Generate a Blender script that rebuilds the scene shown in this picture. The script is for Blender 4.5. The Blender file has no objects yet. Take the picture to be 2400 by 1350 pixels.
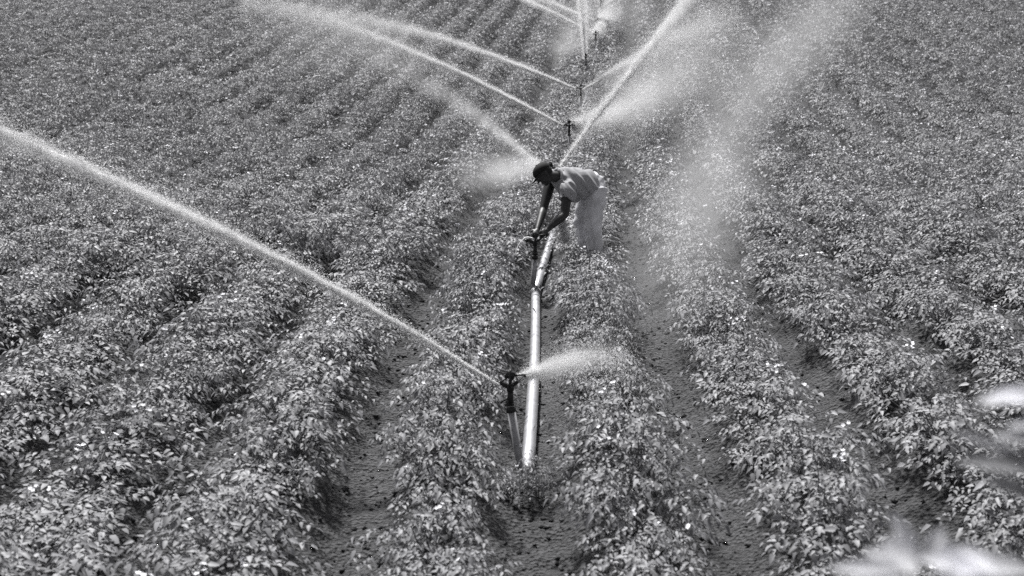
import bpy, bmesh, math, random
import numpy as np
from mathutils import Vector, Matrix, Quaternion

random.seed(7)
RG = np.random.default_rng(7)
sc = bpy.context.scene
COL = sc.collection

# ------------------------------------------------------------------ camera
F = 2800.0
TH = math.atan(675.0 / F)
H = 3.1
CT, ST = math.cos(TH), math.sin(TH)

def at(px, py, z):
    """world point seen at photo pixel (px,py), z metres deep"""
    u = (px - 1200) / F
    v = (py - 675) / F
    return np.array([u * z, (CT - v * ST) * z, H - (ST + v * CT) * z])

cam = bpy.data.cameras.new('camera')
cam.sensor_width = 36.0
cam.lens = F / 2400 * 36.0
cam.clip_start = 0.05
cam.clip_end = 1000
camo = bpy.data.objects.new('camera', cam)
camo.location = (0, 0, H)
camo.rotation_euler = (math.pi / 2 - TH, 0, 0)
COL.objects.link(camo)
sc.camera = camo
cam.dof.use_dof = True
cam.dof.focus_distance = 12.0
cam.dof.aperture_fstop = 2.5

# ------------------------------------------------------------------ light
SUN_EL, SUN_AZ = math.radians(58), math.radians(-16)      # azimuth: clockwise from +Y (ahead), so ahead-right
w = bpy.data.worlds.new('World')
sc.world = w
w.use_nodes = True
nt = w.node_tree
bg = nt.nodes['Background']
sky = nt.nodes.new('ShaderNodeTexSky')
sky.sky_type = 'NISHITA'
sky.sun_disc = False
sky.sun_elevation = SUN_EL
sky.sun_rotation = SUN_AZ
sky.dust_density = 3.0
bw = nt.nodes.new('ShaderNodeRGBToBW')
nt.links.new(sky.outputs['Color'], bw.inputs['Color'])
tc = nt.nodes.new('ShaderNodeCombineColor')
for ch_, k_ in (('Red', 0.985), ('Green', 0.985), ('Blue', 1.03)):
    mm = nt.nodes.new('ShaderNodeMath'); mm.operation = 'MULTIPLY'
    mm.inputs[1].default_value = k_
    nt.links.new(bw.outputs['Val'], mm.inputs[0])
    nt.links.new(mm.outputs[0], tc.inputs[ch_])
nt.links.new(tc.outputs['Color'], bg.inputs['Color'])
bg.inputs['Strength'].default_value = 0.085
sl = bpy.data.lights.new('sun', 'SUN')
sl.energy = 4.8
sl.angle = math.radians(5)
sl.color = (1.0, 0.995, 0.985)
so = bpy.data.objects.new('sun', sl)
sd = Vector((math.sin(SUN_AZ) * math.cos(SUN_EL), math.cos(SUN_AZ) * math.cos(SUN_EL), math.sin(SUN_EL)))
so.rotation_euler = sd.to_track_quat('Z', 'Y').to_euler()
so.location = (5, 10, 30)
COL.objects.link(so)
sc.view_settings.view_transform = 'Standard'
sc.view_settings.look = 'None'
sc.view_settings.gamma = 1.0
sc.view_settings.exposure = 0.45
sc.cycles.max_bounces = 28
sc.cycles.transparent_max_bounces = 96
sc.cycles.diffuse_bounces = 24
sc.cycles.transmission_bounces = 24
sc.cycles.use_denoising = False
sc.cycles.volume_bounces = 8
sc.cycles.volume_max_steps = 256

# ------------------------------------------------------------------ materials
def grey(v):
    return (v * 0.985, v * 0.985, v * 1.02, 1)

def new_mat(name):
    m = bpy.data.materials.new(name)
    m.use_nodes = True
    t = m.node_tree
    return m, t, t.nodes['Principled BSDF']

def simple(name, v, rough=0.6, metal=0.0, spec=0.5, noise=0.0, scale=20.0, bump=0.0):
    m, t, b = new_mat(name)
    b.inputs['Roughness'].default_value = rough
    b.inputs['Metallic'].default_value = metal
    b.inputs['Specular IOR Level'].default_value = spec
    tcx = t.nodes.new('ShaderNodeTexCoord')
    n = t.nodes.new('ShaderNodeTexNoise')
    n.inputs['Scale'].default_value = scale
    n.inputs['Detail'].default_value = 5
    t.links.new(tcx.outputs['Object'], n.inputs['Vector'])
    r = t.nodes.new('ShaderNodeValToRGB')
    r.color_ramp.elements[0].position = 0.3
    r.color_ramp.elements[1].position = 0.7
    r.color_ramp.elements[0].color = grey(v * (1 - noise))
    r.color_ramp.elements[1].color = grey(v * (1 + noise))
    t.links.new(n.outputs['Fac'], r.inputs['Fac'])
    t.links.new(r.outputs['Color'], b.inputs['Base Color'])
    if bump:
        bp = t.nodes.new('ShaderNodeBump')
        bp.inputs['Strength'].default_value = bump
        bp.inputs['Distance'].default_value = 0.01
        t.links.new(n.outputs['Fac'], bp.inputs['Height'])
        t.links.new(bp.outputs['Normal'], b.inputs['Normal'])
    return m

def leaf_mat(name, lo, hi, trans=0.3, rough=0.42, spec=0.5):
    m, t, b = new_mat(name)
    a = t.nodes.new('ShaderNodeAttribute')
    a.attribute_name = 'tone'
    r = t.nodes.new('ShaderNodeValToRGB')
    r.color_ramp.elements[0].color = grey(lo)
    r.color_ramp.elements[1].color = grey(hi)
    t.links.new(a.outputs['Fac'], r.inputs['Fac'])
    t.links.new(r.outputs['Color'], b.inputs['Base Color'])
    b.inputs['Roughness'].default_value = rough
    b.inputs['Specular IOR Level'].default_value = spec
    tr = t.nodes.new('ShaderNodeBsdfTranslucent')
    t.links.new(r.outputs['Color'], tr.inputs['Color'])
    mx = t.nodes.new('ShaderNodeMixShader')
    mx.inputs[0].default_value = trans
    t.links.new(b.outputs[0], mx.inputs[1])
    t.links.new(tr.outputs[0], mx.inputs[2])
    t.links.new(mx.outputs[0], t.nodes['Material Output'].inputs['Surface'])
    return m

M = {}
M['leaf'] = leaf_mat('potato_leaf', 0.030, 0.40, 0.16, 0.52, 0.34)
M['stem'] = simple('potato_stem', 0.12, 0.6, noise=0.2)
M['petal'] = simple('petal', 0.85, 0.6, noise=0.03)
M['shrub'] = leaf_mat('pale_leaf', 0.30, 0.94, 0.55, 0.5, 0.4)
M['bark'] = simple('bark', 0.14, 0.9, noise=0.35, scale=30, bump=0.6)
M['alu'] = simple('aluminium', 0.58, 0.42, metal=0.7, noise=0.18, scale=7, bump=0.03)
M['galv'] = simple('galvanised', 0.40, 0.5, metal=0.3, noise=0.22, scale=22)
M['iron'] = simple('dark_brass', 0.020, 0.45, metal=0.3, noise=0.3, scale=60)
M['skin'] = simple('skin', 0.022, 0.5, noise=0.12, scale=18)
M['hair'] = simple('hair', 0.010, 0.8)
M['eye'] = simple('eye', 0.15, 0.3)
M['cap'] = simple('cap_cloth', 0.006, 0.85, noise=0.25, scale=50)
M['shirt'] = simple('shirt_cotton', 0.33, 0.9, noise=0.07, scale=14, bump=0.2)
M['trouser'] = simple('trouser_cotton', 0.66, 0.9, noise=0.16, scale=7, bump=0.3)
M['button'] = simple('button', 0.6, 0.5)
M['boot'] = simple('boot_rubber', 0.04, 0.5, noise=0.3)

# soil
m, t, b = new_mat('soil')
tcx = t.nodes.new('ShaderNodeTexCoord')
n1 = t.nodes.new('ShaderNodeTexNoise'); n1.inputs['Scale'].default_value = 26; n1.inputs['Detail'].default_value = 8; n1.inputs['Roughness'].default_value = 0.7
n2 = t.nodes.new('ShaderNodeTexNoise'); n2.inputs['Scale'].default_value = 1.7; n2.inputs['Detail'].default_value = 4
v1 = t.nodes.new('ShaderNodeTexVoronoi'); v1.inputs['Scale'].default_value = 38
for n in (n1, n2, v1):
    t.links.new(tcx.outputs['Object'], n.inputs['Vector'])
r1 = t.nodes.new('ShaderNodeValToRGB')
r1.color_ramp.elements[0].position = 0.33; r1.color_ramp.elements[0].color = grey(0.036)
r1.color_ramp.elements[1].position = 0.60; r1.color_ramp.elements[1].color = grey(0.100)
t.links.new(n1.outputs['Fac'], r1.inputs['Fac'])
r2 = t.nodes.new('ShaderNodeValToRGB')
r2.color_ramp.elements[0].position = 0.35; r2.color_ramp.elements[0].color = (.75, .75, .75, 1)
r2.color_ramp.elements[1].position = 0.65; r2.color_ramp.elements[1].color = (1.15, 1.15, 1.15, 1)
t.links.new(n2.outputs['Fac'], r2.inputs['Fac'])
mx = t.nodes.new('ShaderNodeMix'); mx.data_type = 'RGBA'; mx.blend_type = 'MULTIPLY'; mx.inputs[0].default_value = 1
t.links.new(r1.outputs[0], mx.inputs[6]); t.links.new(r2.outputs[0], mx.inputs[7])
t.links.new(mx.outputs[2], b.inputs['Base Color'])
b.inputs['Roughness'].default_value = 0.92
ad = t.nodes.new('ShaderNodeMath'); ad.operation = 'ADD'
t.links.new(n1.outputs['Fac'], ad.inputs[0]); t.links.new(v1.outputs['Distance'], ad.inputs[1])
bp = t.nodes.new('ShaderNodeBump'); bp.inputs['Strength'].default_value = 0.9; bp.inputs['Distance'].default_value = 0.045
t.links.new(ad.outputs[0], bp.inputs['Height']); t.links.new(bp.outputs['Normal'], b.inputs['Normal'])
M['soil'] = m

# water droplets: white scattering of many tiny drops
m, t, b = new_mat('water_drops')
b.inputs['Base Color'].default_value = (0.99, 0.99, 0.992, 1)
b.inputs['Roughness'].default_value = 0.25
b.inputs['Specular IOR Level'].default_value = 0.6
tr = t.nodes.new('ShaderNodeBsdfTranslucent'); tr.inputs['Color'].default_value = (0.99, 0.99, 0.992, 1)
mx = t.nodes.new('ShaderNodeMixShader'); mx.inputs[0].default_value = 0.66
t.links.new(b.outputs[0], mx.inputs[1]); t.links.new(tr.outputs[0], mx.inputs[2])
t.links.new(mx.outputs[0], t.nodes['Material Output'].inputs['Surface'])
M['water'] = m

# ------------------------------------------------------------------ object helpers
def tag(o, label=None, cat=None, group=None, kind=None):
    if label: o['label'] = label
    if cat: o['category'] = cat
    if group: o['group'] = group
    if kind: o['kind'] = kind
    return o

def empty(name, loc=(0, 0, 0), rz=0.0):
    o = bpy.data.objects.new(name, None)
    o.empty_display_size = 0.1
    o.location = loc
    o.rotation_euler = (0, 0, rz)
    COL.objects.link(o)
    return o

def link(name, me, mats, parent=None, smooth=False):
    for mm_ in (mats if isinstance(mats, (list, tuple)) else [mats]):
        me.materials.append(mm_)
    if smooth:
        me.polygons.foreach_set('use_smooth', np.ones(len(me.polygons), dtype=bool))
    o = bpy.data.objects.new(name, me)
    COL.objects.link(o)
    if parent is not None:
        o.parent = parent
    return o

def np_mesh(name, V, faces, tone=None, matidx=None):
    """faces: list of int arrays (n,k)"""
    me = bpy.data.meshes.new(name)
    me.vertices.add(len(V))
    me.vertices.foreach_set('co', np.ascontiguousarray(V, dtype=np.float32).ravel())
    loops = np.concatenate([f.ravel() for f in faces]).astype(np.int32)
    counts = np.concatenate([np.full(len(f), f.shape[1], np.int32) for f in faces])
    starts = np.concatenate([[0], np.cumsum(counts)[:-1]]).astype(np.int32)
    me.loops.add(len(loops))
    me.loops.foreach_set('vertex_index', loops)
    me.polygons.add(len(counts))
    me.polygons.foreach_set('loop_start', starts)
    if matidx is not None:
        me.polygons.foreach_set('material_index', matidx.astype(np.int32))
    me.update(calc_edges=True)
    if tone is not None:
        a = me.attributes.new('tone', 'FLOAT', 'POINT')
        a.data.foreach_set('value', tone.astype(np.float32))
    return me

def catmull(P, n):
    P = np.array(P, float)
    Q = np.vstack([2 * P[0] - P[1], P, 2 * P[-1] - P[-2]])
    out = []
    ts = np.linspace(0, len(P) - 1, n)
    for tt in ts:
        i = min(int(tt), len(P) - 2)
        s = tt - i
        a, b_, c, d = Q[i], Q[i + 1], Q[i + 2], Q[i + 3]
        out.append(0.5 * (2 * b_ + (c - a) * s + (2 * a - 5 * b_ + 4 * c - d) * s * s + (3 * b_ - a - 3 * c + d) * s ** 3))
    return np.array(out)

class MB:
    def __init__(self):
        self.bm = bmesh.new()
    def tube(self, pts, radii, n=12, caps=True, flat=None):
        pts = [Vector(p) for p in pts]
        if not hasattr(radii, '__len__'):
            radii = [radii] * len(pts)
        rings = []
        ref = None
        for i, p in enumerate(pts):
            if i == 0: d = pts[1] - pts[0]
            elif i == len(pts) - 1: d = pts[-1] - pts[-2]
            else: d = (pts[i + 1] - pts[i]).normalized() + (pts[i] - pts[i - 1]).normalized()
            d.normalize()
            if ref is None:
                ref = Vector((0, 0, 1)) if abs(d.z) < 0.9 else Vector((1, 0, 0))
                if flat is not None: ref = Vector(flat)
            a = (ref - d * ref.dot(d)).normalized()
            ref = a
            b_ = d.cross(a)
            r = radii[i]
            ra, rb = (r, r) if not hasattr(r, '__len__') else r
            rings.append([self.bm.verts.new(p + a * ra * math.cos(2 * math.pi * k / n) + b_ * rb * math.sin(2 * math.pi * k / n)) for k in range(n)])
        for i in range(len(rings) - 1):
            for k in range(n):
                self.bm.faces.new((rings[i][k], rings[i][(k + 1) % n], rings[i + 1][(k + 1) % n], rings[i + 1][k]))
        if caps:
            self.bm.faces.new(rings[0][::-1]); self.bm.faces.new(rings[-1])
        return self
    def ball(self, c, r, seg=16, M3=None):
        """ellipsoid; r 3 radii, M3 rotation"""
        if not hasattr(r, '__len__'): r = (r, r, r)
        mt = Matrix.Translation(Vector(c))
        if M3 is not None: mt = mt @ M3.to_4x4()
        mt = mt @ Matrix.Diagonal((r[0], r[1], r[2], 1))
        bmesh.ops.create_uvsphere(self.bm, u_segments=seg, v_segments=max(6, seg // 2), radius=1, matrix=mt)
        return self
    def box(self, c, s, M3=None):
        mt = Matrix.Translation(Vector(c))
        if M3 is not None: mt = mt @ M3.to_4x4()
        mt = mt @ Matrix.Diagonal((s[0], s[1], s[2], 1))
        bmesh.ops.create_cube(self.bm, size=1, matrix=mt)
        return self
    def mesh(self, name):
        me = bpy.data.meshes.new(name)
        bmesh.ops.recalc_face_normals(self.bm, faces=self.bm.faces)
        self.bm.to_mesh(me)
        self.bm.free()
        return me
    def build(self, name, mat, parent=None, smooth=True, bevel=0.0, invloc=None):
        if bevel:
            bmesh.ops.bevel(self.bm, geom=list(self.bm.edges), offset=bevel, segments=2, affect='EDGES', profile=0.5)
        if invloc is not None:
            bmesh.ops.translate(self.bm, verts=self.bm.verts, vec=-Vector(invloc))
        return link(name, self.mesh(name), mat, parent, smooth)

# ------------------------------------------------------------------ terrain
S = 1.07
_cy = np.array([-20, 4, 7.5, 10, 12, 15, 17.5, 22, 25.5, 30, 40, 60, 160.])
_cx = np.array([.0, .13, .16, .19, .26, .46, .68, 1.06, 1.38, 1.80, 2.80, 4.9, 15.5])
_hy = np.array([-20, 0, 23, 26, 29, 34, 39.5, 44, 50, 60, 80, 160, 400.])
_hz = np.array([0, 0, 0, .15, .44, .98, 1.75, 2.28, 3.15, 4.6, 7.6, 19, 50.])

def _smooth(ys, vs):
    g = np.arange(-20, 400, 0.25)
    v = np.interp(g, ys, vs)
    k = np.hanning(25); k /= k.sum()
    vp = np.pad(v, 12, mode='edge')
    return g, np.convolve(vp, k, mode='valid')
_g, _cs = _smooth(_cy, _cx)
_, _hs = _smooth(_hy, _hz)
def cx(y): return np.interp(y, _g, _cs)
def hz(y): return np.interp(y, _g, _hs)

def vnoise(x, y, seed=0):
    xi = np.floor(x).astype(np.int64); yi = np.floor(y).astype(np.int64)
    fx = x - xi; fy = y - yi
    fx = fx * fx * (3 - 2 * fx); fy = fy * fy * (3 - 2 * fy)
    def h(a, b_):
        n = (a * 374761393 + b_ * 668265263 + seed * 1274126177) & 0xffffffff
        n = ((n ^ (n >> 13)) * 1103515245) & 0xffffffff
        return ((n ^ (n >> 16)) & 0xffff) / 65535.0
    return (h(xi, yi) * (1 - fx) + h(xi + 1, yi) * fx) * (1 - fy) + (h(xi, yi + 1) * (1 - fx) + h(xi + 1, yi + 1) * fx) * fy

RID = 0.17
def ground_z(x, y):
    u = (x - cx(y)) / S
    ph = np.abs(u - np.round(u)) * 2            # 0 furrow .. 1 ridge top
    prof = np.clip((ph - 0.16) / 0.6, 0, 1)
    prof = prof * prof * (3 - 2 * prof)
    z = hz(y) + RID * prof
    z = z + 0.035 * (vnoise(x * 2.1, y * 1.3, 3) - .5) + 0.035 * (vnoise(x * 8, y * 8, 5) - .5) + 0.026 * (vnoise(x * 21, y * 21, 9) - .5)
    return z

ycol = [-14.]
while ycol[-1] < 5: ycol.append(ycol[-1] + 0.5)
while ycol[-1] < 13: ycol.append(ycol[-1] + 0.03)
while ycol[-1] < 250: ycol.append(ycol[-1] + 0.03 + (ycol[-1] - 13) * 0.02)
ycol = np.array(ycol)
ucol = np.concatenate([np.arange(-90, -34, .5), np.arange(-34, -5, S / 10), np.arange(-5, 5, 0.03), np.arange(5, 34, S / 10), np.arange(34, 90, .5)])
U, Y = np.meshgrid(ucol, ycol)
X = U + cx(Y)
Z = ground_z(X, Y)
V = np.stack([X, Y, Z], -1).reshape(-1, 3)
nr, nc = U.shape
ii = (np.arange(nr - 1)[:, None] * nc + np.arange(nc - 1)[None, :]).ravel()
me = np_mesh('ground', V, [np.stack([ii, ii + 1, ii + nc + 1, ii + nc], -1)])
g = link('ground', me, M['soil'], smooth=True)
tag(g, kind='structure')

# loose clods lying in the furrows
def clods(n):
    tv = np.array([[1, 0, 0], [-1, 0, 0], [0, 1, 0], [0, -1, 0], [0, 0, 1], [0, 0, -1]], float)
    tf = np.array([[0, 2, 4], [2, 1, 4], [1, 3, 4], [3, 0, 4], [2, 0, 5], [1, 2, 5], [3, 1, 5], [0, 3, 5]])
    y = 5 + 12 * RG.random(n) ** 1.4
    k = RG.integers(-4, 5, n)
    x = cx(y) + k * S + RG.normal(0, .15, n)
    r = 0.005 + 0.016 * RG.random(n) ** 3
    z = ground_z(x, y) + r * .3
    sc_ = r[:, None, None] * (0.7 + 0.7 * RG.random((n, 6, 1)))
    V = tv[None] * sc_ * np.array([1.2, 1.2, .8]) + np.stack([x, y, z], -1)[:, None, :]
    Fc = (tf[None] + 6 * np.arange(n)[:, None, None]).reshape(-1, 3)
    return np_mesh('soil_clods', V.reshape(-1, 3), [Fc])
o = link('soil_clods', clods(7000), M['soil'])
tag(o, 'small loose crumbs of dark soil scattered along the furrows', None, None, 'stuff')

# ------------------------------------------------------------------ potato plants
HI_V = np.array([[0, 0, 0], [.24, .40, 0], [.62, .29, 0], [1, 0, 0], [.62, -.29, 0], [.24, -.40, 0], [.33, 0, 0], [.70, 0, 0]])
HI_T = np.array([[0, 6, 1], [5, 6, 0], [7, 3, 2], [4, 3, 7]])
HI_Q = np.array([[6, 7, 2, 1], [5, 4, 7, 6]])
LO_V = np.array([[0, 0, 0], [.42, .42, 0], [1, 0, 0], [.42, -.42, 0]])
LO_T = np.array([[0, 2, 1], [0, 3, 2]])

def norm(a):
    return a / np.maximum(np.linalg.norm(a, axis=-1, keepdims=True), 1e-9)

def plant_leaflets(rg, nleaf, Rx, Ry, Ht, size):
    """returns P,D,N,L,W,tone for the leaflets of one plant; x across the row"""
    ns = int(rg.integers(8, 11))                       # stems, each carrying a tuft of leaves
    sphi = np.arange(ns) * 2 * np.pi / ns * 1.0 + rg.normal(0, .35, ns)
    sr = np.where(np.arange(ns) % 3 == 0, .25 + .2 * rg.random(ns), .58 + .34 * rg.random(ns))
    tipx, tipy = Rx * sr * np.cos(sphi), Ry * sr * np.sin(sphi)
    tipz = Ht * (1.02 - .50 * sr ** 2.0) * (.86 + .24 * rg.random(ns))
    sid = rg.integers(0, ns, nleaf)
    hgt = 1 - .62 * rg.random(nleaf) ** 1.5            # place along the stem
    phi = rg.random(nleaf) * 2 * np.pi
    spread = .055 + .060 * rg.random(nleaf)
    px = tipx[sid] * (.35 + .65 * hgt) + np.cos(phi) * spread
    py = tipy[sid] * (.35 + .65 * hgt) + np.sin(phi) * spread
    pz = np.maximum(tipz[sid] * hgt - .012 + rg.normal(0, .010, nleaf), .03)
    rr = np.sqrt((px / Rx) ** 2 + (py / Ry) ** 2).clip(0, 1.2)
    base = np.stack([px, py, pz], -1)
    gx, gy = px / Rx * .55, py / Ry * .55
    out = np.stack([np.cos(phi) + gx + rg.normal(0, .25, nleaf), np.sin(phi) + gy + rg.normal(0, .25, nleaf), .30 - .55 * rr ** 2 - .35 * (1 - hgt) + rg.normal(0, .18, nleaf)], -1)
    out = norm(out)
    LL = size * (2.5 + 1.3 * rg.random(nleaf))
    up = norm(np.stack([rg.normal(0, .22, nleaf) + .30 * px / Rx, rg.normal(0, .22, nleaf), np.ones(nleaf)], -1))
    side = norm(np.cross(out, up))
    up = norm(np.cross(side, out))
    P, D, N, L, W, T = [], [], [], [], [], []
    lt = rg.random(nleaf)
    spec = [(1.0, 0, 1.12), (.72, 1, 1.0), (.72, -1, 1.0), (.42, 1, .82), (.42, -1, .82)]
    for tt, sgn, scl in spec:
        droop = -.22 * LL[:, None] * tt * tt * np.array([0, 0, 1.])
        p = base + out * LL[:, None] * (tt - .45) + droop + side * sgn * .006
        if sgn == 0:
            d = out + np.array([0, 0, -.50])
        else:
            d = out * .55 + side * sgn * .9 + np.array([0, 0, -.32])
        d = norm(d + rg.normal(0, .15, (nleaf, 3)))
        n = up + rg.normal(0, .22, (nleaf, 3))
        n = norm(n - d * (n * d).sum(-1, keepdims=True))
        l = size * scl * (1 + .28 * rg.normal(0, 1, nleaf).clip(-1.6, 1.6))
        P.append(p); D.append(d); N.append(n); L.append(l)
        W.append(l * (.62 + .12 * rg.random(nleaf)))
        T.append(.18 + .42 * lt + .40 * rg.random(nleaf))
    return [np.concatenate(a) for a in (P, D, N, L, W, T)]

def leaflets_to_mesh(P, D, N, L, W, T, hi=True):
    tv = HI_V if hi else LO_V
    B = np.cross(N, D)
    x = tv[:, 0][None, :, None]; y = tv[:, 1][None, :, None]
    n = len(P)
    Lc = L[:, None, None]; Wc = W[:, None, None]
    lift = np.abs(y) * .42 * Wc - .20 * Lc * x * x
    V = P[:, None, :] + D[:, None, :] * x * Lc + B[:, None, :] * y * Wc + N[:, None, :] * lift
    k = len(tv)
    off = (k * np.arange(n))[:, None, None]
    if hi:
        faces = [(HI_T[None] + off).reshape(-1, 3), (HI_Q[None] + off).reshape(-1, 4)]
    else:
        faces = [(LO_T[None] + off).reshape(-1, 3)]
    return V.reshape(-1, 3), faces, np.repeat(T, k)

def flower_geo(rg, c, n, r):
    """n five-petalled flowers around c"""
    V, Fc = [np.array(c) - np.array([0, 0, .07])], []
    for i in range(n):
        p = np.array(c) + rg.normal(0, 1, 3) * np.array([.026, .026, .012])
        nz = norm(np.array([rg.normal(0, .5), -.35 + rg.normal(0, .4), 1.0]))
        a = norm(np.cross(nz, [0.3, 1, 0.1])); b_ = np.cross(nz, a)
        s = len(V)
        V.append(p - nz * r * .25)
        ph0 = rg.random() * 6.28
        for j in range(10):
            ang = ph0 + j * math.pi / 5
            rad = r * (1.0 if j % 2 == 0 else .62)
            V.append(p + (a * math.cos(ang) + b_ * math.sin(ang)) * rad + nz * r * (.12 if j % 2 == 0 else .0))
        for j in range(10):
            Fc.append([s, s + 1 + j, s + 1 + (j + 1) % 10])
        Fc.append([0, s, len(V)]); V.append(p - nz * r * .25 + a * .003)
    return np.array(V), np.array(Fc)

def stems_mesh(rg, Rx, Ry, Ht, name):
    mb = MB()
    for i in range(9):
        ph = i * .7 + rg.random() * .5
        r = .35 + .5 * rg.random()
        e = (Rx * r * math.cos(ph), Ry * r * math.sin(ph), Ht * (1 - .5 * r * r) * .93)
        m_ = (e[0] * .45, e[1] * .45, e[2] * .62)
        mb.tube([(e[0] * .05, e[1] * .05, -.06), m_, e], [.006, .005, .003], 5)
    return mb.mesh(name)

NV = 12
near_var = []
for i in range(NV):
    rg = np.random.default_rng(100 + i)
    Rx, Ry, Ht = .42, .34, .40 + .09 * rg.random()
    d = plant_leaflets(rg, 125, Rx, Ry, Ht, .044)
    V, Fc, T = leaflets_to_mesh(*d, hi=True)
    fm = np_mesh('foliage', V, Fc, T); fm.materials.append(M['leaf'])
    sm = stems_mesh(rg, Rx, Ry, Ht, 'stem'); sm.materials.append(M['stem'])
    fl = []
    for j in range(2):
        c = (rg.normal(0, .12), rg.normal(0, .12), Ht + .055)
        FV, FF = flower_geo(rg, c, int(rg.integers(2, 6)), .015)
        me = np_mesh('blossom', FV, [FF]); me.materials.append(M['petal'])
        fl.append(me)
    near_var.append((d, fm, sm, fl, Ht))
mid_var = []
for i in range(NV):
    rg = np.random.default_rng(300 + i)
    mid_var.append(plant_leaflets(rg, 66, .42, .34, .42 + .06 * rg.random(), .050))
far_var = []
for i in range(NV):
    rg = np.random.default_rng(500 + i)
    far_var.append(plant_leaflets(rg, 40, .42, .36, .42 + .06 * rg.random(), .058))

def row_width(k, y):
    # rows k: ridge centre at (k+.5)*S ; the rows by the bare furrows are narrower
    base = {-1: .86, 0: .88, 1: .93, -2: 1.12, -3: 1.14, 2: 1.04, 3: 1.14}.get(k, 1.22 if k > 0 else 1.12)
    if k in (-1, 0) and y > 12.2: base = .98 if y < 15.2 else 1.22
    if k not in (-1, 0) and y > 15: base = min(base, 1.14 if k > 0 else .98)
    elif k in (-1, 0) and y > 9.8: base += .06
    if k in (-2, 1) and y > 14: base *= 1.1
    return base

plants = []          # x,y,z,rz,sx,sz,k
for k in range(-48, 48):
    y = 3.9 + random.random() * .3
    while y < 64:
        u = (k + .5) * S + (-.07 if k == -2 else 0) + (.10 if k == -1 and y > 14 else 0) - (.16 if k == 0 and y > 15.5 else 0)
        x = float(cx(y)) + u + random.gauss(0, .06)
        lim = .4286 * y * 1.18 + 2.2
        if abs(x) < lim:
            plants.append([x, y, k])
        y += .33 + random.uniform(-.06, .06)
plants = np.array(plants)
PX, PY, PK = plants[:, 0], plants[:, 1], plants[:, 2]
PX = np.append(PX, [.17, .00]); PY = np.append(PY, [7.08, 7.02]); PK = np.append(PK, [-1, -1])
_sh = (PK == -1) & (PY > 7.15) & (PY < 8.2)
PX[_sh] -= .12
PZ = ground_z(PX, PY) - .015
n = len(PX)
# vigour varies in patches, some plants are stunted and leave a hole
vig = .84 + .36 * vnoise(PX * .55 + 40, PY * .45 + 9, 21) + RG.normal(0, .06, n)
gap = RG.random(n) < .05
vig[gap] *= .55
# the hollow at the capped end of the pipe, and the place where the man stands
d0 = np.hypot(PX - .42, (PY - 7.0) / 1.0)
keep = ~((PK == -1) & (np.abs(PY - 6.45) < .22))
rz = RG.choice([0, math.pi], n) + RG.normal(0, .18, n)
sx = np.array([row_width(int(k), y) for k, y in zip(PK, PY)]) * (.78 + .42 * vnoise(PY * 1.25, PK * 7.3 + 3, 33)) * np.sqrt(vig)
sy = .95 + .25 * RG.random(n)
sz = vig * (1.0 + RG.normal(0, .07, n))
tone_off = RG.normal(0, .05, n)
near_riser = ((np.hypot(PX - (-.05), PY - 7.7) < .28) | (np.hypot(PX - .22, PY - 12.5) < .3))
sx[near_riser] *= .8
sx[-2:] = .42; sy[-2:] = .5; sz[-2:] = [.72, .5]
man_xy = (.93, 13.05)
_fm = (PK == 0) & (PY > 12.25) & (PY < 13.3)
sz[_fm] *= .70
near_man = np.hypot(PX - man_xy[0], PY - man_xy[1]) < .26
sx[near_man] *= .75; sz[near_man] *= .75

# project
zc = PY * CT + (H - PZ - .3) * ST
vpx = 1200 + PX / zc * F
vpy = 675 - ((-(H - PZ - .3)) * CT + PY * ST) / zc * F
inview = (vpx > -40) & (vpx < 2440) & (vpy > -20) & (vpy < 1480)
order = np.argsort(zc)
indiv = [i for i in order if inview[i] and keep[i]][:300]
indset = set(indiv)

ORD = {0: 'first', 1: 'second', 2: 'third', 3: 'fourth', 4: 'fifth', 5: 'sixth', 6: 'seventh', 7: 'eighth', 8: 'ninth'}
def row_phrase(k):
    k = int(k)
    return ('%s row right of pipe' % ORD[k]) if k >= 0 else ('%s row left of pipe' % ORD[-k - 1])
for q, i in enumerate(indiv):
    d, fm, sm, fl, Ht = near_var[int(RG.integers(NV))]
    r = empty('potato_plant', (PX[i], PY[i], PZ[i]), rz[i])
    r.scale = (sx[i], sy[i], sz[i])
    zone = 'behind the man' if PY[i] > 13.1 else ('short of the man' if PY[i] > 7.7 else 'nearest camera')
    fo = bpy.data.objects.new('foliage', fm); COL.objects.link(fo); fo.parent = r
    st = bpy.data.objects.new('stem', sm); COL.objects.link(st); st.parent = r
    nfl = int(RG.choice([0, 1, 2], p=[.55, .33, .12]))
    for j in range(nfl):
        fc = bpy.data.objects.new('blossom', fl[j]); COL.objects.link(fc); fc.parent = r
    state = {0: 'flowerless leafy potato plant', 1: 'potato plant with one white flower', 2: 'potato plant with two white flowers'}[nfl]
    tag(r, '%s in %s, %s' % (state, row_phrase(PK[i]), zone), 'potato plant', 'potato plants in the near rows')

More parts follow.
